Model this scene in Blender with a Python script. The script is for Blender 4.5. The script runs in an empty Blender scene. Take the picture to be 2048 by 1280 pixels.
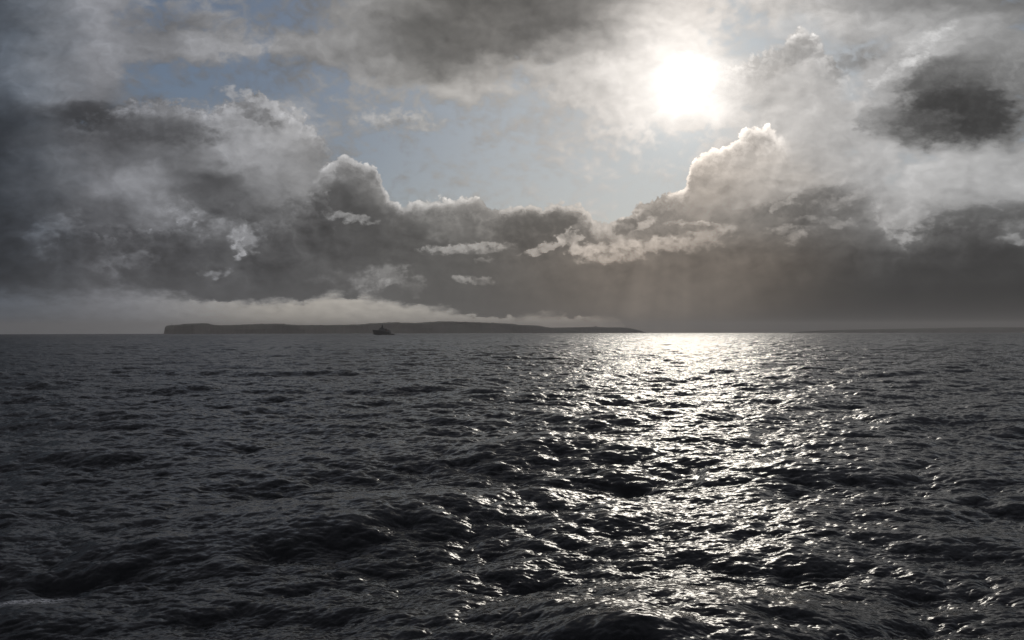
import bpy, math, random
import numpy as np
from mathutils import Vector

sc = bpy.context.scene
col = sc.collection
R = math.radians
EYE = 12.0                 # height of the deck the photograph was taken from, metres
EARTH = 6371000.0
SUN_AZ, SUN_EL = 11.2, 15.4

# ------------------------------------------------------------------ camera
cam_d = bpy.data.cameras.new('camera')
cam = bpy.data.objects.new('camera', cam_d)
col.objects.link(cam)
cam.location = (0, 0, EYE)
cam_d.sensor_width = 36.0
cam_d.lens = 31.18
cam_d.clip_start = 0.5
cam_d.clip_end = 90000
cam.rotation_mode = 'QUATERNION'
from mathutils import Euler, Quaternion
cam.rotation_quaternion = Euler((R(90.74), 0, 0)).to_quaternion() @ Quaternion((0, 0, 1), R(-0.085))
sc.camera = cam

# ------------------------------------------------------------------ render look
sc.view_settings.view_transform = 'Standard'
sc.view_settings.look = 'None'
sc.view_settings.exposure = -1.5
sc.view_settings.gamma = 1.0
sc.render.engine = 'CYCLES'
sc.cycles.use_denoising = True
sc.cycles.max_bounces = 4
sc.cycles.glossy_bounces = 3
sc.cycles.volume_bounces = 1
sc.cycles.sample_clamp_indirect = 4.0
sc.cycles.use_adaptive_sampling = True
sc.cycles.adaptive_threshold = 0.01


# ------------------------------------------------------------------ node helpers
class G:
    """writes a node graph as expressions"""
    def __init__(s, tree):
        s.t = tree

    def n(s, kind, **kw):
        nd = s.t.nodes.new(kind)
        for k, v in kw.items():
            setattr(nd, k, v)
        return nd

    def put(s, sock, v):
        if isinstance(v, bpy.types.NodeSocket):
            s.t.links.new(v, sock)
        else:
            sock.default_value = v

    def m(s, op, a, b=0.0, c=0.0, clamp=False):
        nd = s.n('ShaderNodeMath', operation=op, use_clamp=clamp)
        s.put(nd.inputs[0], a); s.put(nd.inputs[1], b); s.put(nd.inputs[2], c)
        return nd.outputs[0]

    def add(s, a, b): return s.m('ADD', a, b)
    def sub(s, a, b): return s.m('SUBTRACT', a, b)
    def mul(s, a, b): return s.m('MULTIPLY', a, b)
    def div(s, a, b): return s.m('DIVIDE', a, b)
    def mad(s, a, b, c): return s.m('MULTIPLY_ADD', a, b, c)

    def ss(s, x, lo, hi, a=0.0, b=1.0, kind='SMOOTHSTEP'):
        nd = s.n('ShaderNodeMapRange', interpolation_type=kind, clamp=True)
        s.put(nd.inputs[0], x)
        for i, v in zip((1, 2, 3, 4), (lo, hi, a, b)): s.put(nd.inputs[i], v)
        return nd.outputs[0]

    def vec(s, x, y, z=0.0):
        nd = s.n('ShaderNodeCombineXYZ')
        s.put(nd.inputs[0], x); s.put(nd.inputs[1], y); s.put(nd.inputs[2], z)
        return nd.outputs[0]

    def sep(s, v):
        nd = s.n('ShaderNodeSeparateXYZ'); s.put(nd.inputs[0], v)
        return nd.outputs

    def noise(s, v, scale, detail=5.0, rough=0.55, dist=0.0, dims='2D'):
        nd = s.n('ShaderNodeTexNoise', noise_dimensions=dims)
        s.put(nd.inputs['Vector'], v)
        nd.inputs['Scale'].default_value = scale
        nd.inputs['Detail'].default_value = detail
        nd.inputs['Roughness'].default_value = rough
        nd.inputs['Distortion'].default_value = dist
        return nd.outputs['Fac'], nd.outputs['Color']

    def mix(s, f, a, b):
        nd = s.n('ShaderNodeMix', data_type='FLOAT')
        s.put(nd.inputs[0], f); s.put(nd.inputs[2], a); s.put(nd.inputs[3], b)
        return nd.outputs[0]

    def mixc(s, f, a, b, bt='MIX'):
        nd = s.n('ShaderNodeMix', data_type='RGBA', blend_type=bt)
        s.put(nd.inputs[0], f); s.put(nd.inputs[6], a); s.put(nd.inputs[7], b)
        return nd.outputs[2]


def lin(v):
    v = v / 255.0
    return v / 12.92 if v <= 0.04045 else ((v + 0.055) / 1.055) ** 2.4


# ------------------------------------------------------------------ the sky
# Clouds are charted as they hang over the sea: bearing from north (degrees) and height above the
# horizon.  Each row lists how bright the cloud is at 32 bearings between -30 and +30 degrees;
# "b" marks broken cloud, "c" clear air where the blue sky shows.
def brg(px): return math.degrees(math.atan((px - 1024) / 1774.0))
def hgt(py): return math.degrees((662.8 - py) / 1774.0)

UP = {
 0:   "72 112 124 140 128b 122b 150b 118b 122b 108b 122b 150 130 110 95 94 95 103 114 152 192 214 205b 195b 196 166 152 138 130 128 125 110b",
 45:  "85 92 125 138 112b 102b 112 135b 108b 98b 140b 128 106 95 95 116 100 97 112 188 222 222 205b 182b 205 192 176 166 165 160 150 128b",
 90:  "92 110 121 140 130 124 142 156 150b 145 146 122 108 100 97 104 104 155 150 205 222 224 206b 172c 184b 186b 166c 165b 186 150 140 142",
 135: "85 115 125 132 108b 106b 110c 116c 106c 110b 132b 156 132 116 124 148 160b 185 200 226 224 236 222 186 194 182b 168b 182 142 108 124 120",
 180: "88 118 131 124 102c 103c 105c 106c 106c 122b 137b 152b 146b 156b 175 171b 165b 195 192 226 224 236 222 202 190b 186b 182b 168 102 76 86 115",
 225: "58 76 74 65 112 90 150b 158 176b 166 128c 150b 152b 146c 146c 150c 162b 172b 196b 221 222 224 236 206b 196b 190 176 156 86 65 66 120b",
 270: "50 76 80 86 82 76 122 160 154 164 145b 140c 136c 136c 150c 155c 165b 180b 196b 211b 216b 212b 206b 206b 196 190 176 151 114 95 104 122b",
 315: "46 90 95 110 110 105 120 150 160 156 122b 140c 130c 140c 150c 156c 165c 180c 196b 205c 205c 200c 200 196 186 181 176b 181 172b 181 175 165",
 360: "47 84 90 120 164 118 76 80 140 151 140b 136c 130c 146c 155c 160c 170c 180c 190c 196c 190c 190c 180 186 190 186 166 176b 186 176 180 175",
 450: "50 75 82 86 96 100 90 96 96 100 100c 100c 140c 150c 155c 160c 170c 180c 185c 185c 185c 185c 150c 140 120 108 112 166 150 110 100 100",
}
LOW = {
 300: "45 86 91 102 102 96 116 150 156 156 150 150 125 120 120 120 120 120 120 150 180 200 196 190 190 186 176 166 160 166 166 150",
 345: "46 88 92 113 126 110 105 121 150 152 112 118 140 150 150 150 150 150 150 160 170 186 186 191 190 184 168 178 178 178 178 170",
 390: "47 82 66 86 132 180 108 88 96 116 80 80 140 155 158 150 128 118 150 150 158 166 166 180 150 121 132 170 178 178 172 172",
 430: "50 76 96 82 112 150 80 84 86 102 79 80 92 112 124 104 98 96 150 126 132 150 146 130 116 110 130 168 156 128 105 96",
 470: "50 72 84 84 80 82 92 104 98 82 79 81 87 94 112 98 98 104 128 142 142 146 136 116 114 102 102 124 100 90 88 105",
 510: "50 66 76 90 85 80 84 94 88 82 80 82 85 92 94 93 100 109 122 122 117 116 112 104 95 87 78 76 74 66 60 64",
 550: "50 60 80 92 80 78 84 86 80 80 84 94 94 92 92 95 100 104 108 112 112 115 108 97 86 76 69 66 62 58 55 52",
 590: "64 68 78 88 80 82 86 86 82 84 90 96 96 92 92 94 98 102 108 114 117 119 108 93 76 66 58 53 50 48 46 44",
 635: "76 80 84 88 90 92 94 90 90 90 94 96 96 94 94 96 98 104 110 120 122 122 106 86 69 58 52 48 46 44 43 42",
}
GLOW = "80 86 96 105 114 122 128 133 140 141 145 145 145 142 141 139 137 134 128 122 119 118 108 98 88 82 78 74 70 67 64 62"
BANK = [(0,420),(560,405),(600,385),(628,355),(645,330),(660,314),(690,306),(713,312),(728,328),(745,322),(757,340),(768,372),
 (785,397),(803,408),(830,398),(860,393),(900,390),(945,390),(968,398),(985,418),(1000,413),(1040,409),(1060,404),(1075,404),
 (1086,414),(1097,404),(1120,402),(1160,405),(1178,416),(1184,436),(1205,438),(1228,442),(1245,428),(1275,411),(1300,392),
 (1335,378),(1366,377),(1376,355),(1382,326),(1397,306),(1430,293),(1460,281),(1482,262),(1510,247),(1540,248),(1562,265),
 (1590,300),(1640,330),(1700,365),(1760,400),(2048,410)]
BASE = [(0,585),(130,590),(235,582),(330,592),(420,602),(600,604),(650,592),(700,594),(770,604),(850,612),(920,628),(1000,632),
 (1180,633),(1235,638),(1262,668),(2048,690)]
LEDGE = [(0,700),(60,238),(150,228),(195,222),(235,212),(275,203),(330,190),(365,196),(400,208),(435,214),(470,196),(500,183),(530,182),(570,200),(605,222),(635,250),(655,285),(680,330),(740,600),
 (1300,600),(1400,170),(1432,128),(1480,119),(1530,97),(1562,84),(1580,64),(1606,60),(1632,72),(1655,98),(1700,140),(1760,400),(2048,700)]
FRONT = [(0,520),(50,495),(90,472),(120,452),(155,430),(180,440),(205,470),(235,462),(275,450),(330,452),(385,448),(430,436),(470,418),(510,428),(535,452),(560,440),(590,414),(615,392),(640,378),(660,390),(700,560),
 (1500,560),(1545,440),(1575,412),(1615,396),(1660,380),(1700,370),(1738,376),(1762,420),(1790,470),(1815,482),(1845,452),(1890,436),(1940,424),(1990,414),(2048,410)]
# single cloudlets: bearing px, height py, half width, half height, tilt, brightness, softness
PUFFS = [
 (800,240,80,20,-2,168,.7),(785,246,34,8,10,138,.8),(1560,118,60,26,30,172,.8),(1600,98,28,20,20,150,.9),(1705,118,46,22,20,128,1.2),
 (190,228,62,22,-6,62,.8),(330,262,95,22,-6,84,.9),(330,212,90,12,6,132,.8),(500,195,60,14,-20,160,.8),(520,228,45,12,-25,112,.8),
 (460,354,66,15,-4,70,.6),(300,385,95,20,-24,156,.8),(345,412,40,18,-35,160,.7),(250,357,75,10,4,138,.8),(110,450,46,18,18,104,.9),(140,432,20,13,35,112,.8),
 (205,455,60,10,-4,96,.9),(438,447,30,15,-15,128,.7),(486,478,24,26,30,150,.5),(478,496,11,20,10,172,.5),(432,546,24,8,4,142,.7),
 (430,385,40,8,-30,112,.7),(255,520,46,14,10,104,.9),(215,545,30,16,-40,100,.9),
 (698,433,42,8,-8,144,.5),(560,440,38,16,20,106,.8),(600,385,46,22,30,140,.9),(932,494,82,7,4,176,.5),(930,500,64,6,2,150,.8),
 (972,521,17,5,2,124,.8),(752,556,48,20,14,136,.8),(775,566,50,8,10,150,.6),(800,548,26,4,42,128,.8),(815,566,30,14,-25,116,.9),
 (670,556,40,12,5,98,.9),(922,558,17,6,0,148,.6),(962,561,20,6,-5,134,.7),(880,372,24,6,12,150,1.2),(930,440,60,20,30,122,1.1),(975,440,18,34,10,134,1.1),
 (1118,455,50,28,0,100,.5),(1040,460,46,28,0,97,.5),(1085,497,38,8,14,176,.4),(1140,478,24,17,10,186,.35),(1166,500,26,13,0,190,.5),
 (1235,503,66,17,6,192,.6),(1330,487,70,13,8,184,.7),(1420,476,44,16,20,172,.8),(1292,447,24,8,22,188,.5),(1215,455,45,22,-15,186,.9),
 (1385,447,44,4,-3,184,.6),(1255,447,26,16,30,116,.5),(1330,462,66,9,6,126,.7),(1310,405,34,24,30,142,.6),
 (1690,378,56,10,16,112,.7),(1600,408,80,18,12,112,.9),(1575,402,36,6,35,165,.7),(1720,395,60,8,16,152,.8),
 (1580,459,46,8,6,142,.7),(1590,474,17,11,20,146,.7),(1690,448,26,8,4,150,.6),(1640,440,34,6,-6,132,.7),(1812,440,34,36,-6,178,.8),(1806,472,13,18,0,168,.6),
 (1790,395,30,50,10,176,1.0),(1970,432,120,14,7,92,.8),(1980,418,90,8,7,88,.9),(2040,455,30,10,5,124,.8),(2032,482,32,10,-12,142,.6),(1900,458,90,8,4,84,.8),
 (1800,250,56,30,-20,112,1.3),(2030,150,50,56,0,126,1.3),(1925,228,84,50,-5,56,.6),(1872,200,58,58,30,60,.8),(1975,222,36,46,20,62,.7),(1905,150,66,26,10,100,1.0),(1850,250,50,28,10,84,.9),(1735,246,22,14,-20,140,.9),(1845,96,66,13,36,192,.9),(1800,140,60,12,32,190,.9),
]


def row_ramp(g, a, text):
    """one charted row: brightness in the colour, cloud cover in alpha"""
    nd = g.n('ShaderNodeValToRGB')
    cr = nd.color_ramp
    cr.interpolation = 'B_SPLINE'
    toks = text.split()
    assert len(toks) == 32, (len(toks), text)
    el = cr.elements
    while len(el) < 32: el.new(0.5)
    for k, t in enumerate(toks):
        cov = {'b': 0.4, 'c': 0.2}.get(t[-1], 1.0)
        v = lin(float(t.rstrip('bc')))
        el[k].position = (brg(k * 66.06) + 36) / 72.0
        el[k].color = (v, v, v, cov)
    g.put(nd.inputs[0], g.mad(a, 1 / 72.0, 0.5))
    s3 = g.n('ShaderNodeSeparateColor'); g.put(s3.inputs[0], nd.outputs[0])
    return s3.outputs[0], nd.outputs[1]


def chart(g, a, e, rows):
    keys = sorted(rows)                      # from the top down
    L, C = row_ramp(g, a, rows[keys[0]])
    for k0, k1 in zip(keys, keys[1:]):
        l2, c2 = row_ramp(g, a, rows[k1])
        f = g.ss(e, hgt(k1), hgt(k0), 1.0, 0.0, 'SMOOTHERSTEP' if 0 else 'SMOOTHSTEP')
        L, C = g.mix(f, L, l2), g.mix(f, C, c2)
    return L, C


def curve(g, a, pts, lo=-32.0, hi=32.0, vmin=-2.0, vmax=16.0):
    nd = g.n('ShaderNodeFloatCurve')
    cm = nd.mapping
    c = cm.curves[0]
    P = [((brg(x) - lo) / (hi - lo), (hgt(y) - vmin) / (vmax - vmin)) for x, y in pts]
    P = [(0.0, P[0][1])] + P + [(1.0, P[-1][1])]
    while len(c.points) < len(P): c.points.new(0.5, 0.5)
    for p, q in zip(c.points, P):
        p.location = q; p.handle_type = 'VECTOR'
    cm.update()
    g.put(nd.inputs['Value'], g.mad(a, 1 / (hi - lo), -lo / (hi - lo)))
    return g.mad(nd.outputs[0], vmax - vmin, vmin)


def build_world():
    w = bpy.data.worlds.new('World')
    w.use_nodes = True
    t = w.node_tree
    t.nodes.clear()
    g = G(t)
    tc = g.n('ShaderNodeTexCoord')
    dirn = tc.outputs['Generated']
    x, y, z = g.sep(dirn)
    a0 = g.m('DEGREES', g.m('ARCTAN2', x, y))
    cosaz = g.m('MAXIMUM', g.m('COSINE', g.m('RADIANS', a0)), 0.78)
    tel = g.div(z, g.m('SQRT', g.m('MAXIMUM', g.sub(1.0, g.mul(z, z)), 1e-4)))
    e0 = g.m('DEGREES', g.div(tel, cosaz))
    e0 = g.m('MINIMUM', e0, 60.0)
    # cloud stuff drifts: bend the chart with turbulence
    q0 = g.vec(a0, g.mul(e0, 1.55))
    _, w1 = g.noise(q0, 0.16, 3, 0.5)
    _, w2 = g.noise(q0, 0.55, 5, 0.5)
    x1, y1, _z = g.sep(w1)
    x2, y2, _z = g.sep(w2)
    amp = g.ss(e0, 0.3, 9.0, 0.10, 1.0, 'LINEAR')
    wa = g.mul(g.add(g.mul(g.sub(x1, .5), 1.3), g.mul(g.sub(x2, .5), 2.3)), amp)
    we = g.mul(g.add(g.mul(g.sub(y1, .5), .8), g.mul(g.sub(y2, .5), 1.7)), amp)
    a = g.add(a0, wa)
    e = g.add(e0, we)
    # lighter bend for cumulus outlines and cloudlets
    _, w3 = g.noise(q0, 1.3, 5, 0.52)
    x3, y3, _z = g.sep(w3)
    ae = g.mad(g.sub(x3, .5), 1.3, a0)
    ee = g.mad(g.sub(y3, .5), 0.8, e0)

    # fine cloud texture, shaded from the sun's side
    an, en = g.mad(wa, .35, a0), g.mad(we, .35, e0)
    def turned(u, v_):      # turn the noise so that its lattice never lines up with the horizon
        return g.vec(g.mad(u, .84, g.mul(v_, .66)), g.mad(u, -.50, g.mul(v_, 1.07)), 3.7)
    q = turned(an, en)
    n1, _ = g.noise(q, 0.34, 7, 0.54, dims='3D')
    toward = turned(g.mad(g.ss(a0, SUN_AZ - 4, SUN_AZ + 4, 1.0, -1.0), 0.42, an), g.add(en, 0.40))
    n2, _ = g.noise(toward, 0.34, 5, 0.54, dims='3D')
    relief = g.sub(n1, n2)
    n3, _ = g.noise(q, 1.37, 6, 0.57, dims='3D')

    UL, UC = chart(g, a, e, UP)
    LL, LC = chart(g, a, e, LOW)

    thick = g.ss(n1, .455, .535)
    fringe = g.m('EXPONENT', g.mul(g.m('POWER', g.mul(g.sub(g.add(n1, g.mul(g.sub(n3, .5), .12)), .47), 45.0), 2.0), -1.0))
    lit = g.mul(fringe, g.ss(relief, .0, .06))
    crispness = g.mul(g.ss(e0, 1.8, 4.5), g.m('MAXIMUM', g.ss(a0, brg(560), brg(760), 1.0, .25), g.ss(a0, brg(1500), brg(1680), 0.0, .8)))
    fold = g.add(1.0, g.mul(crispness, g.add(g.mad(thick, -.34, .17), g.mul(lit, .06))))
    # upper cloud
    body = g.add(1.0, g.add(g.mul(relief, 1.15), g.add(g.mul(g.sub(n1, .5), .35), g.mul(g.sub(n3, .5), .16))))
    UL = g.mul(g.mul(UL, body), g.mix(.6, 1.0, fold))
    cov = g.ss(g.add(g.mul(UC, 1.25), g.add(g.mul(g.sub(n1, .5), 1.5), g.mul(g.sub(n3, .5), 1.2))), 0.1, 0.88)
    return g, w, locals()


def puff_group():
    ng = bpy.data.node_groups.new('cloudlet', 'ShaderNodeTree')
    io = ng.interface
    for nm, kind in (('L', 'Float'), ('P', 'Vector'), ('N', 'Float'), ('B', 'Float'), ('Centre', 'Vector'), ('U', 'Vector'), ('V', 'Vector'),
                     ('rag', 'Float'), ('thin', 'Float'), ('lo', 'Float'), ('hi', 'Float'), ('val', 'Float')):
        io.new_socket(nm, in_out='INPUT', socket_type='NodeSocket' + kind)
    for nm in 'LF': io.new_socket(nm, in_out='OUTPUT', socket_type='NodeSocketFloat')
    g = G(ng)
    gi, go = g.n('NodeGroupInput').outputs, g.n('NodeGroupOutput').inputs
    d = g.n('ShaderNodeVectorMath', operation='SUBTRACT')
    # (the vanishing term keeps the cloudlets evaluated one after another)
    q = g.n('ShaderNodeVectorMath', operation='MULTIPLY_ADD')
    g.put(q.inputs[0], gi['L']); q.inputs[1].default_value = (1e-7,) * 3; g.put(q.inputs[2], gi['P'])
    g.put(d.inputs[0], q.outputs[0]); g.put(d.inputs[1], gi['Centre'])
    dots = []
    for k in 'UV':
        q = g.n('ShaderNodeVectorMath', operation='DOT_PRODUCT')
        g.put(q.inputs[0], d.outputs[0]); g.put(q.inputs[1], gi[k]); dots.append(q.outputs['Value'])
    u, v = dots
    r = g.mad(u, u, g.mul(v, v))
    r = g.mad(g.sub(gi['N'], .5), gi['rag'], r)
    f = g.mul(g.ss(r, gi['lo'], gi['hi'], .86, 0.0), g.ss(gi['N'], .32, .56, gi['thin'], 1.0))
    # the top of a cloudlet catches the sun, its foot falls back into the cloud behind
    shape = g.add(g.mad(v, .13, .97), g.add(g.mul(g.sub(gi['N'], .5), .55), g.mul(gi['B'], .35)))
    g.put(go['L'], g.mix(f, gi['L'], g.mul(gi['val'], shape)))
    g.put(go['F'], f)
    return ng


def finish_world(g, w, v):
    a0, e0, a, e, ae, ee = (v[k] for k in ('a0', 'e0', 'a', 'e', 'ae', 'ee'))
    UL, cov, LL = v['UL'], v['cov'], v['LL']
    n1, n3, relief, q0 = v['n1'], v['n3'], v['relief'], v['q0']
    x, y, z = g.sep(v['dirn'])
    # angle to the sun
    sd = Vector((math.sin(R(SUN_AZ)) * math.cos(R(SUN_EL)), math.cos(R(SUN_AZ)) * math.cos(R(SUN_EL)), math.sin(R(SUN_EL))))
    dp = g.n('ShaderNodeVectorMath', operation='DOT_PRODUCT')
    g.put(dp.inputs[0], v['dirn']); dp.inputs[1].default_value = sd
    th = g.m('DEGREES', g.m('ARCCOSINE', g.m('MINIMUM', dp.outputs['Value'], 1.0)))
    # clear air: physical sky
    sky = g.n('ShaderNodeTexSky', sky_type='NISHITA', sun_disc=False)
    sky.sun_elevation = R(SUN_EL); sky.sun_rotation = R(SUN_AZ)
    sky.altitude = 10; sky.air_density = 1.0; sky.dust_density = 0.6; sky.ozone_density = 1.6
    clear = g.n('ShaderNodeVectorMath', operation='SCALE')
    g.put(clear.inputs[0], sky.outputs[0]); clear.inputs['Scale'].default_value = 0.036
    clear = g.mixc(1.0, clear.outputs[0], (.88, .94, 1.06, 1), 'MULTIPLY')
    thin = g.ss(th, 30.0, 3.0, .25, .9)                 # thin high veil over the clear air
    veil = g.mixc(thin, clear, g.mixc(thin, (.16, .19, .26, 1), (.50, .55, .58, 1)))
    clear = g.mixc(.8, clear, veil)
    # cloud colour: cool in the west, warm under the sun
    tint = g.n('ShaderNodeValToRGB')
    cr = tint.color_ramp
    stops = [(0, (.86, 1.0, 1.22)), (90, (.91, .99, 1.13)), (190, (.965, .99, 1.08)), (520, (.99, .995, 1.03)), (850, (1.03, .998, .955)), (1150, (1.075, .985, .89)),
             (1400, (1.11, .985, .865)), (1560, (1.07, .99, .91)), (1750, (1.02, .995, .975)), (2048, (1.0, 1.0, 1.0))]
    while len(cr.elements) < len(stops): cr.elements.new(.5)
    for el_, (px, c) in zip(cr.elements, stops):
        el_.position = (brg(px) + 36) / 72; el_.color = (c[0] * .6, c[1] * .6, c[2] * .6, 1)
    g.put(tint.inputs[0], g.mad(a, 1 / 72.0, .5))
    tint2 = g.n('ShaderNodeVectorMath', operation='SCALE')
    g.put(tint2.inputs[0], tint.outputs[0]); tint2.inputs['Scale'].default_value = 1 / .6
    tint = tint2.outputs[0]

    # the cumulus bank
    vor = g.n('ShaderNodeTexVoronoi', voronoi_dimensions='2D', feature='F1')
    av = g.mad(g.sub(g.sep(v['w3'])[0], .5), .45, a0)
    ev = g.mad(g.sub(g.sep(v['w3'])[1], .5), .40, e0)
    g.put(vor.inputs['Vector'], g.vec(av, ev))
    vor.inputs['Scale'].default_value = 1.05
    vor.inputs['Detail'].default_value = 3.0
    vor.inputs['Roughness'].default_value = 0.55
    vor.inputs['Lacunarity'].default_value = 2.3
    puff = g.sub(0.62, vor.outputs['Distance'])
    vor2 = g.n('ShaderNodeTexVoronoi', voronoi_dimensions='2D', feature='F1')
    g.put(vor2.inputs['Vector'], g.vec(g.mad(g.ss(a0, SUN_AZ - 4, SUN_AZ + 4, 1.0, -1.0), 0.20, av), g.add(ev, 0.26)))
    for k in ('Scale', 'Detail', 'Roughness', 'Lacunarity'):
        vor2.inputs[k].default_value = vor.inputs[k].default_value
    bill = g.m('MAXIMUM', g.sub(vor2.outputs['Distance'], vor.outputs['Distance']), -.22)
    prof = curve(g, g.mad(g.sub(g.sep(g.noise(q0, 1.5, 6, .62)[1])[0], .5), .35, a0), BANK)
    s = g.add(g.sub(prof, e0), g.mul(puff, 0.55))
    # shoulders of the higher clouds standing against the blue
    led = curve(g, g.mad(g.sub(g.sep(v['w3'])[0], .5), .5, a0), LEDGE, vmin=-2.0, vmax=22.0)
    s2 = g.add(g.sub(led, e0), g.add(g.mul(puff, 0.8), g.mul(g.sub(n1, .5), 1.4)))
    in2 = g.m('MULTIPLY', g.ss(e0, 6.5, 9.0), g.m('MAXIMUM', g.mul(g.ss(a0, brg(80), brg(170)), g.ss(a0, brg(640), brg(690), 1.0, 0.0)),
                                                  g.mul(g.ss(a0, brg(1390), brg(1540)), g.ss(a0, brg(1670), brg(1740), 1.0, 0.0))))
    m2 = g.mul(g.ss(s2, -.12, .22), in2)
    r2 = g.mul(g.m('EXPONENT', g.mul(g.m('MAXIMUM', s2, 0.0), -1.1)), m2)
    UL = g.mul(UL, g.add(1.0, g.mul(r2, g.mad(bill, 1.1, .10))))
    UL = g.mul(UL, g.mad(g.mul(g.ss(s2, .5, 1.6), m2), -.10, 1.0))
    cov = g.m('MAXIMUM', cov, g.mul(m2, .97))
    cov = g.mul(cov, g.sub(1.0, g.mul(g.mul(g.mul(in2, g.ss(a0, brg(200), brg(270))), g.ss(s2, 0.05, -.35)), g.ss(s2, -2.2, -.5, 0.0, .45))))
    crisp = g.mul(g.ss(a0, brg(590), brg(660)), g.ss(a0, brg(1540), brg(1600), 1.0, 0.0))
    edge = g.mix(crisp, 1.6, 0.075)
    bank = g.ss(s, g.mul(edge, -1.0), edge)
    sn = g.sub(s, 0.16)
    rim = g.m('EXPONENT', g.mul(g.mul(sn, sn), -9.0))
    rim2 = g.m('EXPONENT', g.mul(g.m('MAXIMUM', s, 0.0), -1.25))
    near = g.m('EXPONENT', g.mul(th, -0.10))
    rimk = g.mul(crisp, g.mad(near, .72, .18))
    lively = g.ss(a0, brg(500), brg(760), 1.7, 1.0)
    inner = g.add(1.0, g.mul(lively, g.add(g.mul(g.sub(n1, .5), .5), g.add(g.mul(relief, 1.3), g.mul(g.sub(n3, .5), .2)))))
    ek = g.ss(e0, 1.0, 6.0, 0.25, 1.0)
    inner = g.mix(ek, 1.0, inner)
    LL = g.mul(g.mul(LL, inner), v['fold'])
    rim3 = g.m('EXPONENT', g.mul(g.m('MAXIMUM', s, 0.0), -.9))
    LL = g.mul(LL, g.add(1.0, g.mul(g.mul(bill, crisp), g.mul(rim3, 1.25))))
    # nearer, darker shelves of cloud in front of the bank, their shoulders catching light
    fr_ = curve(g, g.mad(g.sub(g.sep(v['w3'])[0], .5), .7, a0), FRONT)
    s4 = g.add(g.sub(fr_, e0), g.add(g.mul(puff, 0.9), g.mul(g.sub(n1, .5), 2.0)))
    in4 = g.m('MAXIMUM', g.mul(g.ss(a0, brg(20), brg(110)), g.ss(a0, brg(650), brg(690), 1.0, 0.0)), g.mul(g.ss(a0, brg(1530), brg(1600)), .8))
    m4 = g.mul(g.ss(s4, -.10, .30), in4)
    r4 = g.mul(g.m('EXPONENT', g.mul(g.m('MAXIMUM', s4, 0.0), -1.3)), m4)
    LL = g.mul(LL, g.add(1.0, g.mul(r4, g.mad(bill, 1.5, .24))))
    LL = g.mul(LL, g.mad(g.mul(g.ss(s4, .3, 1.2), g.mul(m4, g.ss(s4, 4.5, 2.0))), -.15, 1.0))
    LL = g.add(LL, g.mul(rim, g.mul(rimk, .8)))
    LL = g.add(LL, g.mul(rim2, g.mul(rimk, .20)))

    pg = puff_group()
    pvec = g.vec(ae, ee)
    pbig = g.vec(g.mad(g.sub(a, a0), .7, ae), g.mad(g.sub(e, e0), .7, ee))
    top_light = g.mul(bill, 1.0)

    def over(L, px, py, rx, ry, rot, val, soft):
        c0, s0 = math.cos(R(rot)), math.sin(R(rot))
        k = math.degrees(1 / 1774.0)
        ax, ey = brg(px), hgt(py)
        sx = math.cos(R(ax)) ** 2          # bearings shrink away from due north
        nd = g.n('ShaderNodeGroup', node_tree=pg)
        I = nd.inputs
        g.put(I['L'], L); g.put(I['P'], pvec if ry < 28 else pbig); g.put(I['N'], n3); g.put(I['B'], top_light)
        I['Centre'].default_value = (ax, ey, 0)
        I['U'].default_value = (c0 / (rx * k * sx), s0 / (rx * k), 0)
        I['V'].default_value = (-s0 / (ry * k * sx), c0 / (ry * k), 0)
        I['lo'].default_value = 1.0 - soft * 1.25; I['hi'].default_value = 1.0 + soft * 1.9
        I['val'].default_value = lin(val)
        I['thin'].default_value = .4 if ry < 30 else .95
        I['rag'].default_value = -3.8 if ry < 20 else -3.0
        return nd.outputs['L'], nd.outputs['F']

    for p in PUFFS:
        upper = p[1] < 300 or (p[1] < 420 and p[0] > 1560 and False)
        if upper:
            UL, f = over(UL, *p)
            cov = g.m('MAXIMUM', cov, g.mul(f, .97))
        else:
            LL, f = over(LL, *p)
    # light strip between the cloud base and the sea
    base = curve(g, g.mad(g.sub(g.sep(v['w3'])[2], .5), .8, a0), BASE, vmin=-2.0, vmax=16.0)
    G1, _c = row_ramp(g, a, GLOW)
    hz, _ = g.noise(g.vec(a0, g.mul(e0, 2.2)), 1.1, 7, .6)
    G1 = g.mul(G1, g.mul(g.mad(g.sub(hz, .5), .5, 1.0), g.ss(a0, brg(120), brg(650), 1.5, 1.75)))
    soft_b = g.mix(g.ss(a0, brg(230), brg(400)), 0.8, g.mad(g.ss(n1, .4, .6), .4, .09))
    db = g.add(g.sub(base, e0), g.add(g.mul(g.sub(hz, .5), .9), g.mul(g.sub(n1, .5), .9)))
    fb = g.mul(g.ss(db, g.mul(soft_b, -1.0), soft_b), g.ss(a0, brg(1200), brg(1290), 1.0, 0.0))
    LL = g.mix(fb, LL, G1)
    tint = g.mixc(g.mul(fb, g.ss(a0, brg(200), brg(600))), tint, (1.07, 1.0, .90, 1))
    # rays slanting down from the sun
    ray = g.m('ARCTAN2', g.sub(a0, SUN_AZ), g.sub(g.m('DEGREES', R(SUN_EL)), e0))
    rn, _ = g.noise(g.vec(ray, 0.0), 6.0, 2, .5)
    rayk = g.mul(g.ss(e0, 7.0, 4.0), g.ss(g.m('ABSOLUTE', g.sub(a0, 11.5)), 9.0, 2.0))
    LL = g.mul(LL, g.add(1.0, g.mul(g.mul(g.sub(rn, .5), 1.2), rayk)))

    def paint(L, t):
        nd = g.n('ShaderNodeVectorMath', operation='SCALE')
        g.put(nd.inputs[0], t); g.put(nd.inputs['Scale'], L)
        return nd.outputs[0]
    upc = paint(g.mul(UL, 1.07), g.mixc(g.ss(a0, brg(800), brg(1150), 0.0, .4), tint, (1.0, 1.0, 1.0, 1)))
    out = g.mixc(cov, clear, upc)
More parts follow.
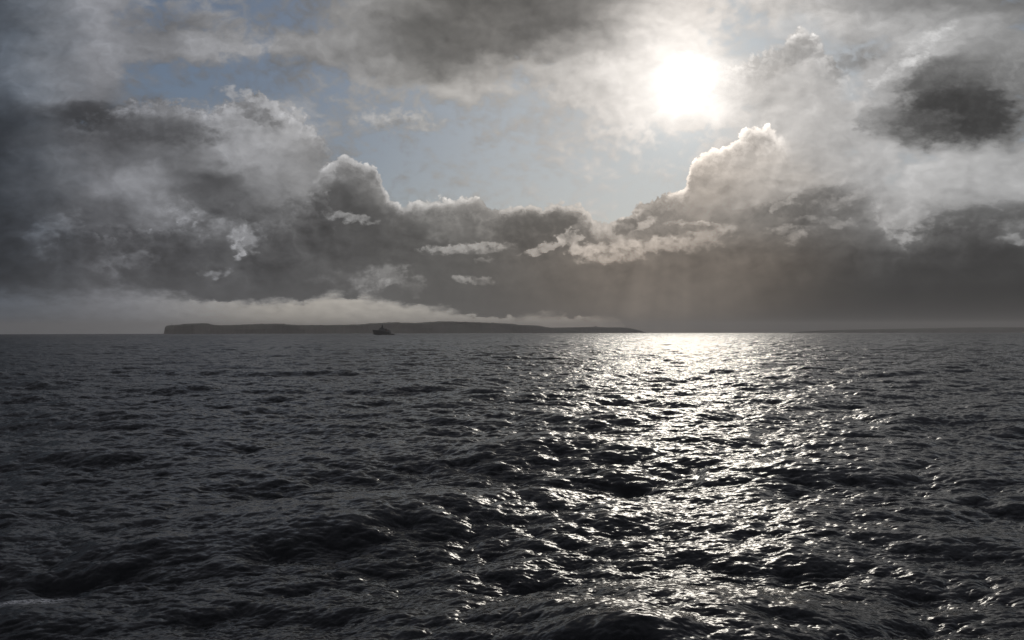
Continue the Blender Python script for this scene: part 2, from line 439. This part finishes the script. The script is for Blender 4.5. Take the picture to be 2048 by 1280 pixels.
    # the veiled sun: aureole in thin cloud, behind the bank
    tha = g.m('MAXIMUM', g.add(th, g.add(g.mul(g.sub(n1, .5), 3.0), g.mul(g.sub(n3, .5), 1.6))), 0.0)
    au = g.add(g.mul(g.m('EXPONENT', g.mul(g.mul(tha, tha), -0.45)), .9),
               g.add(g.mul(g.m('EXPONENT', g.mul(g.mul(tha, tha), -0.06)), .15), g.mul(g.m('EXPONENT', g.mul(th, -0.16)), .05)))
    glow = g.n('ShaderNodeVectorMath', operation='SCALE')
    glow.inputs[0].default_value = (1.0, .98, .945); g.put(glow.inputs['Scale'], au)
    addn = g.n('ShaderNodeVectorMath', operation='ADD')
    g.put(addn.inputs[0], out); g.put(addn.inputs[1], glow.outputs[0])
    warm = g.mul(g.ss(e0, 7.5, 4.0), g.mul(g.ss(a0, brg(900), brg(1300)), g.ss(a0, brg(1500), brg(1800), 1.0, 0.0)))
    tint = g.mixc(warm, tint, (1.16, .985, .83, 1))
    out = g.mixc(bank, addn.outputs[0], paint(LL, tint))
    # overhead and behind: even grey cloud
    hi_n, _ = g.noise(v['dirn'], 2.2, 4, .55, dims='3D')
    hi = g.mad(g.sub(hi_n, .5), .22, .12)
    rest = g.m('MAXIMUM', g.ss(e0, 21.0, 34.0), g.ss(g.m('ABSOLUTE', a0), 38.0, 60.0))
    hic = g.n('ShaderNodeVectorMath', operation='SCALE')
    hic.inputs[0].default_value = (.94, .98, 1.15); g.put(hic.inputs['Scale'], hi)
    out = g.mixc(rest, out, hic.outputs[0])
    bg = g.n('ShaderNodeBackground')
    g.put(bg.inputs[0], out); bg.inputs[1].default_value = 2.83
    ow = g.n('ShaderNodeOutputWorld')
    g.t.links.new(bg.outputs[0], ow.inputs[0])
    w.cycles.sampling_method = 'MANUAL'
    w.cycles.sample_map_resolution = 1024


_g, _w, _v = build_world()
finish_world(_g, _w, _v)
sc.world = _w

# ------------------------------------------------------------------ the sun lamp
sun_d = bpy.data.lights.new('sun', 'SUN')
sun_d.energy = 0.5
sun_d.angle = R(10.0)
sun_d.color = (1.0, 0.93, 0.82)
sun = bpy.data.objects.new('sun', sun_d)
sun.rotation_euler = Vector((-math.sin(R(SUN_AZ)) * math.cos(R(SUN_EL)), -math.cos(R(SUN_AZ)) * math.cos(R(SUN_EL)), -math.sin(R(SUN_EL)))).to_track_quat('-Z', 'Y').to_euler()
col.objects.link(sun)


def tag(o, label=None, cat=None, group=None, kind=None):
    for k, v in (('label', label), ('category', cat), ('group', group), ('kind', kind)):
        if v: o[k] = v
    return o


def mat(name, color, rough=0.6, metal=0.0, var=0.0, scale=1.0):
    m = bpy.data.materials.new(name)
    m.use_nodes = True
    g = G(m.node_tree)
    b = m.node_tree.nodes['Principled BSDF']
    b.inputs['Roughness'].default_value = rough
    b.inputs['Metallic'].default_value = metal
    c = tuple(color) + (1,)
    if var:
        tc = g.n('ShaderNodeTexCoord')
        f, _ = g.noise(tc.outputs['Object'], scale, 5, .6, dims='3D')
        d = tuple(x * (1 - var) for x in color) + (1,)
        u = tuple(min(1, x * (1 + var)) for x in color) + (1,)
        g.put(b.inputs['Base Color'], g.mixc(g.ss(f, .3, .7), d, u))
    else:
        b.inputs['Base Color'].default_value = c
    return m


# ------------------------------------------------------------------ the sea
rng = np.random.default_rng(7)
B_SAT, KP = 0.0105, 2 * math.pi / 36.0


def sea_tile(L, N, kmin, kmax, heading, spread):
    """one periodic patch of wind sea: height and sideways push on an N x N grid of L metres"""
    k1 = np.fft.fftfreq(N, L / N) * 2 * np.pi
    kx, ky = np.meshgrid(k1, k1, indexing='ij')
    k = np.hypot(kx, ky); k[0, 0] = 1
    S = B_SAT * k ** -3 * np.exp(-1.25 * (KP / k) ** 2) * (1 + 1.3 * np.exp(-((np.sqrt(k) - math.sqrt(KP)) ** 2) / (2 * .02 * KP)))
    th = np.arctan2(ky, kx) - heading
    D = np.maximum(np.cos(th / 2), 0) ** (2 * spread)
    tt = np.linspace(-np.pi, np.pi, 2000)
    D /= np.sum(np.cos(tt / 2) ** (2 * spread)) * (tt[1] - tt[0])
    P = S * D / k
    P[(k < kmin) | (k >= kmax)] = 0
    P[0, 0] = 0
    dk = 2 * np.pi / L
    P = P * np.interp(2 * np.pi / k, [0, .3, 1.0, 6, 16, 30, 60], [1.0, 1.7, 1.85, 1.5, .95, .7, .7])
    A = np.sqrt(2 * P) * dk * (rng.normal(size=k.shape) + 1j * rng.normal(size=k.shape)) / math.sqrt(2)
    h = np.fft.ifft2(A).real * N * N
    dx = np.fft.ifft2(-1j * kx / k * A).real * N * N
    dy = np.fft.ifft2(-1j * ky / k * A).real * N * N
    return [h.astype(np.float32), dx.astype(np.float32), dy.astype(np.float32)]


def sample(tile, L, x, y, ang):
    N = tile.shape[0]
    c, s_ = math.cos(ang), math.sin(ang)
    u = ((x * c + y * s_) / L * N) % N
    v = ((-x * s_ + y * c) / L * N) % N
    i, j = np.floor(u).astype(np.int32), np.floor(v).astype(np.int32)
    fu, fv = (u - i).astype(np.float32), (v - j).astype(np.float32)
    i %= N; j %= N
    i1, j1 = (i + 1) % N, (j + 1) % N
    return (tile[i, j] * (1 - fu) + tile[i1, j] * fu) * (1 - fv) + (tile[i, j1] * (1 - fu) + tile[i1, j1] * fu) * fv


def build_sea():
    # rings: fine near the ship's side, coarser with distance
    rr = [6.0]
    while rr[-1] < 17500:
        q = rr[-1]
        rr.append(q + (.6 if q < 31 else q * float(np.interp(q, (30, 60, 220), (.0013, .0016, .0024)))))
    rr = np.array(rr)
    fine = np.radians(np.linspace(-36, 36, 1300))
    coarse = np.radians(np.linspace(36, 324, 150))[1:-1]
    az = np.concatenate([fine, coarse])
    nr, na = len(rr), len(az)
    A, Rr = np.meshgrid(az, rr)
    x, y = (np.sin(A) * Rr).astype(np.float64), (np.cos(A) * Rr).astype(np.float64)
    step = np.gradient(rr)[:, None] * np.ones((1, na))
    wide = np.radians(72 / 1300.0) * Rr
    wide[:, len(fine):] = np.radians(288 / 150.0) * Rr[:, len(fine):]
    step = np.maximum(step, wide)
    z = np.zeros_like(x); ox = np.zeros_like(x); oy = np.zeros_like(x)
    head = -math.pi / 2 + 0.22
    bands = [  # tile, samples, longest, shortest wave, own turn, shift
        (307.0, 512, 300.0, 24.0, 0.0, 196, 255), (131.0, 512, 24.0, 6.0, 0.61, 66, 42), (41.0, 512, 6.0, 1.6, -0.43, 0, 0), (12.7, 512, 1.6, 0.4, 1.13, 0, 0), (5.3, 256, 0.4, 0.1, 0.27, 0, 0)]
    for L, N, lmax, lmin, turn, sx, sy in bands:
        t = sea_tile(L, N, 2 * np.pi / lmax, 2 * np.pi / lmin, head - turn, 3.0 if lmin > 5 else 1.6)
        lc = math.sqrt(lmax * lmin) if lmax < 250 else 30.0
        fade = np.clip((lc / step - 0.8) / 1.0, 0, 1)
        H = sample(t[0], L, x + sx, y + sy, turn) * fade
        DX = sample(t[1], L, x + sx, y + sy, turn) * fade
        DY = sample(t[2], L, x + sx, y + sy, turn) * fade
        c, s_ = math.cos(turn), math.sin(turn)
        z += H
        ox += (DX * c - DY * s_); oy += (DX * s_ + DY * c)
    chop = 1.0
    x2, y2 = x + chop * ox, y + chop * oy
    z2 = z - (x2 * x2 + y2 * y2) / (2 * EARTH)
    co = np.stack([x2, y2, z2], -1).reshape(-1, 3).astype(np.float32)
    i = np.arange(nr - 1)[:, None] * na
    j = np.arange(na)[None, :]
    jn = (j + 1) % na
    quads = np.stack([i + j, i + na + j, i + na + jn, i + jn], -1).reshape(-1, 4).astype(np.int32)
    me = bpy.data.meshes.new('sea')
    me.vertices.add(len(co)); me.vertices.foreach_set('co', co.ravel())
    me.loops.add(quads.size); me.loops.foreach_set('vertex_index', quads.ravel())
    me.polygons.add(len(quads))
    me.polygons.foreach_set('loop_start', np.arange(0, quads.size, 4, dtype=np.int32))
    me.polygons.foreach_set('use_smooth', np.ones(len(quads), dtype=bool))
    me.update(calc_edges=True)
    print('sea', nr, na, 'height sd', z[rr < 200].std())
    o = bpy.data.objects.new('sea', me)
    col.objects.link(o)
    tag(o, kind='structure')
    return o


def sea_material():
    m = bpy.data.materials.new('sea_water')
    m.use_nodes = True
    g = G(m.node_tree)
    b = m.node_tree.nodes['Principled BSDF']
    b.inputs['IOR'].default_value = 1.333
    geo = g.n('ShaderNodeNewGeometry')
    px, py, pz = g.sep(geo.outputs['Position'])
    # the ship's own wash: a streak of foam off to the left
    fu = g.div(g.add(px, 22.0), 2.6)
    fv = g.div(g.sub(py, g.mad(g.add(px, 22.0), .25, 39.4)), 1.5)
    fr = g.add(g.mul(fu, fu), g.mul(fv, fv))
    fn, _ = g.noise(g.vec(px, g.mul(py, 1.8)), 3.2, 6, .7)
    foam = g.m('MULTIPLY', g.ss(fr, .0, 1.3, 1.0, 0.0), g.ss(fn, .44, .54), clamp=True)
    far = g.m('SQRT', g.add(g.mul(px, px), g.mul(py, py)))
    # ripples too small to model: scattered facet slopes, more of them standing in for waves as the mesh coarsens
    p1 = g.vec(g.mul(px, .55), py, 0.0)
    _, c1 = g.noise(p1, 2.3, 5, .62)
    _, c2 = g.noise(p1, .33, 4, .6)
    s1 = g.n('ShaderNodeVectorMath', operation='SUBTRACT'); g.put(s1.inputs[0], c1); s1.inputs[1].default_value = (.5, .5, .5)
    s2 = g.n('ShaderNodeVectorMath', operation='SUBTRACT'); g.put(s2.inputs[0], c2); s2.inputs[1].default_value = (.5, .5, .5)
    k1 = g.ss(far, 20.0, 400.0, RIP_NEAR, RIP_FAR)
    k2 = g.ss(far, 150.0, 2500.0, 0.0, RIP_FAR * .7)
    _, c3 = g.noise(p1, .045, 3, .6)
    s3 = g.n('ShaderNodeVectorMath', operation='SUBTRACT'); g.put(s3.inputs[0], c3); s3.inputs[1].default_value = (.5, .5, .5)
    sc3 = g.n('ShaderNodeVectorMath', operation='SCALE'); g.put(sc3.inputs[0], s3.outputs[0]); g.put(sc3.inputs['Scale'], g.ss(far, 700.0, 4000.0, 0.0, .9))
    sc1 = g.n('ShaderNodeVectorMath', operation='SCALE'); g.put(sc1.inputs[0], s1.outputs[0]); g.put(sc1.inputs['Scale'], k1)
    sc2 = g.n('ShaderNodeVectorMath', operation='SCALE'); g.put(sc2.inputs[0], s2.outputs[0]); g.put(sc2.inputs['Scale'], k2)
    ad = g.n('ShaderNodeVectorMath', operation='ADD'); g.put(ad.inputs[0], sc1.outputs[0]); g.put(ad.inputs[1], sc2.outputs[0])
    ad2 = g.n('ShaderNodeVectorMath', operation='ADD'); g.put(ad2.inputs[0], ad.outputs[0]); g.put(ad2.inputs[1], sc3.outputs[0])
    ad = ad2
    fx, fy, fz = g.sep(ad.outputs[0])
    nn = g.n('ShaderNodeVectorMath', operation='ADD')
    g.put(nn.inputs[0], geo.outputs['Normal']); g.put(nn.inputs[1], g.vec(fx, fy, 0.0))
    nz = g.n('ShaderNodeVectorMath', operation='NORMALIZE'); g.put(nz.inputs[0], nn.outputs[0])
    g.put(b.inputs['Normal'], nz.outputs[0])
    g.put(b.inputs['Base Color'], g.mixc(foam, (0.005, 0.006, 0.007, 1), (.93, .94, .95, 1)))
    g.put(b.inputs['Roughness'], g.mix(foam, g.ss(far, 30.0, 3000.0, .14, .26), .9))
    return m


RIP_NEAR, RIP_FAR = 0.6, 1.3
sea = build_sea()
sea.data.materials.append(sea_material())


# ------------------------------------------------------------------ land
def at(px, py, d):
    """the point d metres north of the deck on the bearing and height of that spot on the horizon"""
    return Vector(((px - 1024) / 1774.0 * d, d, EYE + (662.8 - py) / 1774.0 * d))


def drop(x, y): return -(x * x + y * y) / (2 * EARTH)


def interp(pts, x):
    return float(np.interp(x, [p[0] for p in pts], [p[1] for p in pts]))


def land(name, profile, near, deep, cliff, step, m, seed, end_round=True):
    """coast with real depth: cliff foot, cliff top, rising moor and a far side"""
    from mathutils import noise as mn
    xs = np.arange(profile[0][0], profile[-1][0] + step, step)
    depth = [0.0, 0.006, 0.014, 0.03, 0.07, .13, .2, .3, .45, .65, .85, 1.0]
    rise = [-.25, .45, .8, cliff, cliff + (1 - cliff) * .4, cliff + (1 - cliff) * .75, .97, 1.0, .93, .75, .4, -.1]
    verts, faces = [], []
    for i, px in enumerate(xs):
        d0 = interp(near, px)
        top = interp(profile, px)
        for k, (f, h) in enumerate(zip(depth, rise)):
            d = d0 + f * deep + (mn.noise(Vector((px * .02, k * .3, seed))) * 260 + mn.noise(Vector((px * .13, 0, seed))) * 40) * (1 if k < 5 else .3)
            peak = at(px, top, d0 + .3 * deep)
            x0 = (px - 1024) / 1774.0 * d
            base = drop(x0, d)
            full = peak.z - drop(peak.x, peak.y)
            z = base + full * h
            if 2 < k < 10: z += mn.noise(Vector((px * .11, k * .8, seed + 3))) * full * .05 * (0 if k == 7 else 1)
            verts.append((x0, d, z))
    n = len(depth)
    for i in range(len(xs) - 1):
        for k in range(n - 1):
            a = i * n + k
            faces.append((a, a + n, a + n + 1, a + 1))
        faces.append(tuple(i * n + q for q in (n - 1,)) + ((i + 1) * n + n - 1, (i + 1) * n, i * n))
    faces.append(tuple(range(n)))
    faces.append(tuple(range((len(xs) - 1) * n, len(xs) * n))[::-1])
    me = bpy.data.meshes.new(name)
    me.from_pydata(verts, [], faces)
    me.update()
    o = bpy.data.objects.new(name, me)
    col.objects.link(o)
    me.materials.append(m)
    tag(o, kind='structure')
    return o


def land_material(name, grass, rock):
    m = bpy.data.materials.new(name)
    m.use_nodes = True
    g = G(m.node_tree)
    b = m.node_tree.nodes['Principled BSDF']
    geo = g.n('ShaderNodeNewGeometry')
    nx, ny, nz = g.sep(geo.outputs['Normal'])
    pos = g.n('ShaderNodeVectorMath', operation='MULTIPLY')
    g.put(pos.inputs[0], geo.outputs['Position']); pos.inputs[1].default_value = (.004, .004, .02)
    f, _ = g.noise(pos.outputs[0], 1.0, 7, .6, dims='3D')
    gr = g.mixc(f, tuple(c * .4 for c in grass) + (1,), tuple(c * 1.9 for c in grass) + (1,))
    rk = g.mixc(f, tuple(c * .5 for c in rock) + (1,), tuple(c * 1.5 for c in rock) + (1,))
    g.put(b.inputs['Base Color'], g.mixc(g.ss(nz, .35, .75), rk, gr))
    b.inputs['Roughness'].default_value = .95
    return m


moor = land_material('moor_and_sandstone', (.11, .105, .075), (.22, .18, .15))
HEAD = [(327,668.5),(328.5,657),(331,650.8),(336,650),(343,649.4),(358,648.2),(372,646.6),(378,646.9),(384,645.9),(392,646),(400,645.6),(413,645.6),(420,646.8),(427,648.6),(440,649.6),
 (470,648.9),(500,647.8),(522,646.9),(545,646.6),(568,646.7),(574,648.3),(600,649.2),(640,649.5),(680,649),(716,648.4),(728,647.9),(738,646.4),(762,645.4),(792,643.9),(804,645),(830,645.4),
 (858,643.8),(884,642.4),(910,642.9),(945,644),(990,645.7),(1028,647.6),(1036,649.3),(1075,651),(1092,653.9),(1105,656),(1140,660),(1180,668)]
HEAD_D = [(327, 9000), (600, 9600), (800, 10500), (1180, 12200)]
land('headland', HEAD, HEAD_D, 2600, .86, 3.0, moor, 1.0)
LOW_COAST = [(1010,667),(1080,658),(1100,655.2),(1130,654.9),(1160,654.2),(1186,653.7),(1200,654),(1215,654.9),(1240,654.8),(1256,655.8),(1268,658.2),(1282,661.5),(1298,668)]
land('low_coast', LOW_COAST, [(1000, 13000), (1320, 13600)], 1800, .6, 3.0, moor, 5.0)
FAR_COAST = [(1560,668),(1600,663.5),(1640,661.6),(1700,660.2),(1780,658.6),(1850,657.4),(1920,656.2),(2000,655.6),(2060,655.4),(2200,654.5),(2300,656),(2360,668)]
land('far_coast', FAR_COAST, [(1500, 15200), (2400, 14800)], 2500, .5, 8.0, moor, 9.0)


# ------------------------------------------------------------------ things
def new_obj(name, bm, m, parent=None, smooth=False):
    me = bpy.data.meshes.new(name)
    bmesh.ops.recalc_face_normals(bm, faces=bm.faces)
    bm.to_mesh(me); bm.free()
    if smooth:
        for p in me.polygons: p.use_smooth = True
    me.materials.append(m)
    o = bpy.data.objects.new(name, me)
    col.objects.link(o)
    if parent: o.parent = parent
    return o


def root(name, loc, rz, label, cat, group=None):
    o = bpy.data.objects.new(name, None)
    o.empty_display_size = 5
    o.location = loc; o.rotation_euler = (0, 0, rz)
    col.objects.link(o)
    tag(o, label, cat, group)
    return o


def box(bm, x0, x1, y0, y1, z0, z1, tx=0.0, ty=0.0):
    """box whose top is drawn in by tx, ty at each side"""
    v = [bm.verts.new(p) for p in ((x0, y0, z0), (x1, y0, z0), (x1, y1, z0), (x0, y1, z0),
                                   (x0 + tx, y0 + ty, z1), (x1 - tx, y0 + ty, z1), (x1 - tx, y1 - ty, z1), (x0 + tx, y1 - ty, z1))]
    for f in ((3, 2, 1, 0), (4, 5, 6, 7), (0, 1, 5, 4), (1, 2, 6, 5), (2, 3, 7, 6), (3, 0, 4, 7)):
        bm.faces.new([v[i] for i in f])


def lathe(bm, prof, x=0.0, y=0.0, n=14):
    rings = []
    for r, z in prof:
        rings.append([bm.verts.new((x + r * math.cos(2 * math.pi * i / n), y + r * math.sin(2 * math.pi * i / n), z)) for i in range(n)])
    for a, b in zip(rings, rings[1:]):
        for i in range(n): bm.faces.new((a[i], a[(i + 1) % n], b[(i + 1) % n], b[i]))
    bm.faces.new(rings[0][::-1]); bm.faces.new(rings[-1])


def bar(bm, p, q, r, n=6):
    p, q = Vector(p), Vector(q)
    d = (q - p).normalized()
    u = d.orthogonal().normalized(); w = d.cross(u)
    ra, rb = [], []
    for i in range(n):
        t = 2 * math.pi * i / n
        o = (u * math.cos(t) + w * math.sin(t)) * r
        ra.append(bm.verts.new(p + o)); rb.append(bm.verts.new(q + o))
    for i in range(n): bm.faces.new((ra[i], ra[(i + 1) % n], rb[(i + 1) % n], rb[i]))
    bm.faces.new(ra[::-1]); bm.faces.new(rb)


def hull_mesh(bm, stations):
    """stations: x, half beam at keel, at waterline, at deck, keel z, deck z"""
    rings = []
    for x, k, w_, d, zk, zd, rake in stations:
        pts = [(x, 0, zk), (x + rake * .1, k, zk + .4), (x + rake * .35, w_, .5), (x + rake * .7, (w_ + d) / 2 + .2, zd * .55), (x + rake, d, zd)]
        ring = [bm.verts.new((px, -py, pz)) for px, py, pz in pts[::-1]] + [bm.verts.new(p) for p in pts[1:]]
        rings.append(ring)
    for a, b in zip(rings, rings[1:]):
        for i in range(len(a) - 1): bm.faces.new((a[i], a[i + 1], b[i + 1], b[i]))
        bm.faces.new((a[-1], a[0], b[0], b[-1]))
    bm.faces.new(rings[0]); bm.faces.new(rings[-1][::-1])


def build_ship():
    d = 3350.0
    p = at(767.5, 664, d)
    t = root('ship', (p.x, p.y, drop(p.x, p.y)), R(166), 'dark grey high-bowed patrol ship steaming left in front of the headland', 'ship')
    dark = mat('hull_paint', (.022, .026, .026), .45, var=.25, scale=.2)
    pale = mat('deckhouse_paint', (.17, .17, .16), .5, var=.15, scale=.3)
    mid = mat('mast_paint', (.05, .05, .045), .5, var=.2, scale=.3)
    glass = mat('wheelhouse_glass', (.01, .012, .015), .08)
    rust = mat('deck_steel', (.10, .08, .07), .8, var=.3, scale=.4)
    bm = bmesh.new()     # +x is the bow
    hull_mesh(bm, [(-43, 6.5, 8.0, 8.6, -4, 3.2, 0), (-39, 7.5, 8.8, 9.0, -5, 3.2, 0), (-26.1, 8, 9.2, 9.4, -5.5, 3.4, 0), (-26, 8, 9.2, 9.4, -5.5, 9.0, 0),
                   (-12, 8, 9.4, 9.6, -5.5, 11.5, 0), (4, 8, 9.4, 9.8, -5.5, 14.6, 0), (18, 6.6, 8.2, 9.6, -5.5, 15.6, 1.0), (28, 4.0, 5.4, 8.6, -5.3, 16.4, 3.0),
                   (34, 1.6, 2.4, 6.0, -5.0, 17.2, 5.5), (37.2, .15, .25, 1.2, -4.2, 18.0, 8.2)])
    hull = new_obj('hull', bm, dark, t)
    bm = bmesh.new()     # bulwark rail cap and boot stripe are part of the hull
    for sgn in (-1, 1):
        pts = [(-26, 9.45 * sgn, 9.1), (-12, 9.65 * sgn, 11.6), (4, 9.85 * sgn, 14.7), (19, 9.65 * sgn, 15.7), (31, 8.6 * sgn, 16.5), (39.5, 6.0 * sgn, 17.3), (45.3, 1.2 * sgn, 18.1)]
        for a, b in zip(pts, pts[1:]): bar(bm, a, b, .28)
    new_obj('rail', bm, mid, hull)
    bm = bmesh.new(); box(bm, -43.2, -25.9, -8.2, 8.2, 3.25, 3.6)
    for i in range(9):
        for sgn in (-1, 1): bar(bm, (-42 + i * 2, 8.3 * sgn, 3.3), (-42 + i * 2, 8.3 * sgn, 4.6), .1)
    for sgn in (-1, 1): bar(bm, (-42.5, 8.3 * sgn, 4.6), (-26, 8.3 * sgn, 4.6), .12)
    new_obj('work_deck', bm, rust, t)
    bm = bmesh.new(); box(bm, -25, 10, -7.6, 7.6, 8.5, 16.5, 1.5, .5)
    box(bm, -6, 20, -8.2, 8.2, 14, 19.2, 1.0, .3)
    house = new_obj('deckhouse', bm, pale, t)
    for k in range(7):
        x = -3.5 + k * 3.0
        bm = bmesh.new(); box(bm, x, x + 1.2, 7.9, 8.13, 16.4, 17.6)
        new_obj('window', bm, glass, house)
    bm = bmesh.new(); box(bm, -3, 16, -9.4, 9.4, 19.22, 20.6, 0, 0); box(bm, -1, 15, -6.8, 6.8, 20.6, 24.4, .9, .5); box(bm, -1.6, 15.6, -7.4, 7.4, 24.4, 25.0)
    bridge = new_obj('bridge', bm, pale, t)
    bm = bmesh.new(); box(bm, -.55, 14.65, -6.72, 6.72, 22.2, 23.6, .1, .05)
    new_obj('window_band', bm, glass, bridge)
    bm = bmesh.new(); lathe(bm, [(3.6, 25), (2.9, 28), (2.2, 31), (1.5, 33.5), (1.2, 35)], 5.5, 0, 10)
    box(bm, 3.0, 9.5, -3.2, 3.2, 25.0, 28.2, .8, .6)
    box(bm, 4.0, 7.0, -4.0, 4.0, 31.0, 31.5); bar(bm, (5.5, 0, 35), (5.5, 0, 40.5), .28); bar(bm, (5.5, -2.4, 36.4), (5.5, 2.4, 36.4), .14)
    mast = new_obj('mast', bm, mid, t)
    bm = bmesh.new(); lathe(bm, [(.2, 31.5), (1.3, 32.0), (1.6, 33.0), (1.2, 34.1), (.2, 34.5)], 5.5, 3.0, 12); new_obj('radar_dome', bm, pale, mast)
    bm = bmesh.new(); box(bm, 7.6, 8.3, -2.6, 2.6, 29.4, 30.1); bar(bm, (7.9, 0, 28), (7.9, 0, 29.5), .25); new_obj('radar_scanner', bm, pale, mast)
    for sgn in (-1, 1):
        bm = bmesh.new(); box(bm, -11.5, -6.5, 4.2 * sgn - 1.6, 4.2 * sgn + 1.6, 16.3, 21.5, .7, .2)
        f = new_obj('funnel', bm, mid, t)
        bm = bmesh.new(); bar(bm, (-9, 4.2 * sgn, 21.4), (-9.6, 4.2 * sgn, 22.8), .5); new_obj('exhaust_pipe', bm, dark, f)
    bm = bmesh.new(); bar(bm, (-18, 5.2, 16), (-18, 5.2, 19.4), .55); bar(bm, (-18, 5.2, 19.2), (-25.5, 4.4, 18.0), .35); bar(bm, (-18, 5.2, 17.2), (-22, 4.8, 18.4), .2)
    new_obj('crane', bm, mid, t)
    for sgn in (-1, 1):
        bm = bmesh.new()
        bmesh.ops.create_icosphere(bm, subdivisions=2, radius=1.0)
        for v in bm.verts: v.co = Vector((v.co.x * 3.0 - 15, v.co.y * 1.1 + 7.9 * sgn, v.co.z * 1.1 + 14.6))
        b_ = new_obj('lifeboat', bm, mat('lifeboat_orange', (.35, .09, .03), .5), t, True)
        bm = bmesh.new()
        bar(bm, (-17, 6.8 * sgn, 15.0), (-17, 7.9 * sgn, 17.0), .15); bar(bm, (-17, 7.9 * sgn, 17.0), (-13, 7.9 * sgn, 17.0), .15); bar(bm, (-13, 7.9 * sgn, 17.0), (-13, 6.8 * sgn, 15.0), .15)
        new_obj('davit', bm, mid, b_)
    # small anchor and hawse on the flare
    bm = bmesh.new(); bar(bm, (33, 4.6, 10), (33, 5.4, 10), .5); new_obj('anchor', bm, mid, hull)
    t.scale = (1, 1, 1.1)
    return t


def build_foam(t):
    """broken white water thrown up round the bow and trailing astern"""
    rnd = random.Random(4)
    m = mat('sea_foam', (.75, .76, .76), .9)
    bm = bmesh.new()
    for sgn in (-1, 1):
        for i in range(26):
            x = 38 - i * 2.9
            y = (1.5 + min(i, 9) * .95 + rnd.uniform(0, .8)) * sgn
            hgt_ = (2.4 if i < 7 else .9) * rnd.uniform(.5, 1.1)
            box(bm, x - 2.2, x + 1.6, y - .9, y + .9, -.8, hgt_, .9, .5)
    for i in range(18):
        x = -44 - i * 2.4; y = rnd.uniform(-6, 6)
        box(bm, x - 2.0, x + 2.0, y - 1.6, y + 1.6, -.8, rnd.uniform(.4, .9), .9, .7)
    o = new_obj('foam', bm, m)
    o.location = t.location; o.rotation_euler = t.rotation_euler
    tag(o, kind='stuff')


def build_lighthouse():
    d = 9300.0
    g0 = at(343.5, 649.4, d)
    t = root('lighthouse', (g0.x, g0.y, g0.z - 6), 0, 'tiny lighthouse tower on the cliff top at the left end of the headland', 'lighthouse')
    white = mat('lighthouse_render', (.55, .54, .5), .8, var=.1)
    black = mat('lighthouse_lantern', (.03, .03, .03), .4)
    bm = bmesh.new(); lathe(bm, [(3.4, 0), (3.0, 9), (2.5, 18), (3.2, 18.4), (3.2, 19)], 0, 0, 20); new_obj('tower', bm, white, t, False)
    bm = bmesh.new(); lathe(bm, [(1.8, 19), (1.8, 22), (2.0, 22.1), (1.2, 23.6), (.2, 24.4), (.12, 26)], 0, 0, 12); ln = new_obj('lantern', bm, black, t)
    bm = bmesh.new()
    for i in range(12):
        a = i / 12 * 2 * math.pi
        bar(bm, (3 * math.cos(a), 3 * math.sin(a), 19), (3 * math.cos(a), 3 * math.sin(a), 20.2), .07)
        b2 = a + math.pi / 6
        bar(bm, (3 * math.cos(a), 3 * math.sin(a), 20.2), (3 * math.cos(b2), 3 * math.sin(b2), 20.2), .07)
    new_obj('gallery_rail', bm, black, t)
    return t


def build_station():
    d = 13750.0
    g0 = at(1191.5, 653.8, d)
    t = root('hilltop_building', (g0.x, g0.y, g0.z - 4), .2, 'tiny building breaking the skyline of the low coast left of the sun glitter', 'building')
    w_ = mat('station_wall', (.3, .28, .26), .9, var=.1)
    rf = mat('station_roof', (.06, .06, .06), .8)
    bm = bmesh.new(); box(bm, -14, 14, -7, 7, 0, 10); new_obj('wall', bm, w_, t)
    bm = bmesh.new()
    v = [bm.verts.new(q) for q in ((-15, -8, 10), (15, -8, 10), (15, 8, 10), (-15, 8, 10), (-11, 0, 17), (11, 0, 17))]
    for f in ((0, 1, 5, 4), (2, 3, 4, 5), (1, 2, 5), (3, 0, 4), (3, 2, 1, 0)): bm.faces.new([v[i] for i in f])
    r_ = new_obj('roof', bm, rf, t)
    bm = bmesh.new(); box(bm, 3, 6, -1.5, 1.5, 13, 20.5); new_obj('chimney', bm, w_, r_)
    return t


import bmesh
build_foam(build_ship())
build_lighthouse()
build_station()

# ------------------------------------------------------------------ the air
HAZE = 6.2e-5
if HAZE:
    bm = bmesh.new()
    box(bm, -30000, 30000, -9000, 27000, -75, 260)
    hm = bpy.data.materials.new('sea_haze')
    hm.use_nodes = True
    nt = hm.node_tree
    nt.nodes.clear()
    vp = nt.nodes.new('ShaderNodeVolumePrincipled')
    vp.inputs['Color'].default_value = (.98, .945, .90, 1)
    vp.inputs['Density'].default_value = HAZE
    vp.inputs['Anisotropy'].default_value = .35
    om = nt.nodes.new('ShaderNodeOutputMaterial')
    nt.links.new(vp.outputs[0], om.inputs['Volume'])
    hz = new_obj('haze', bm, hm)
    tag(hz, kind='stuff')
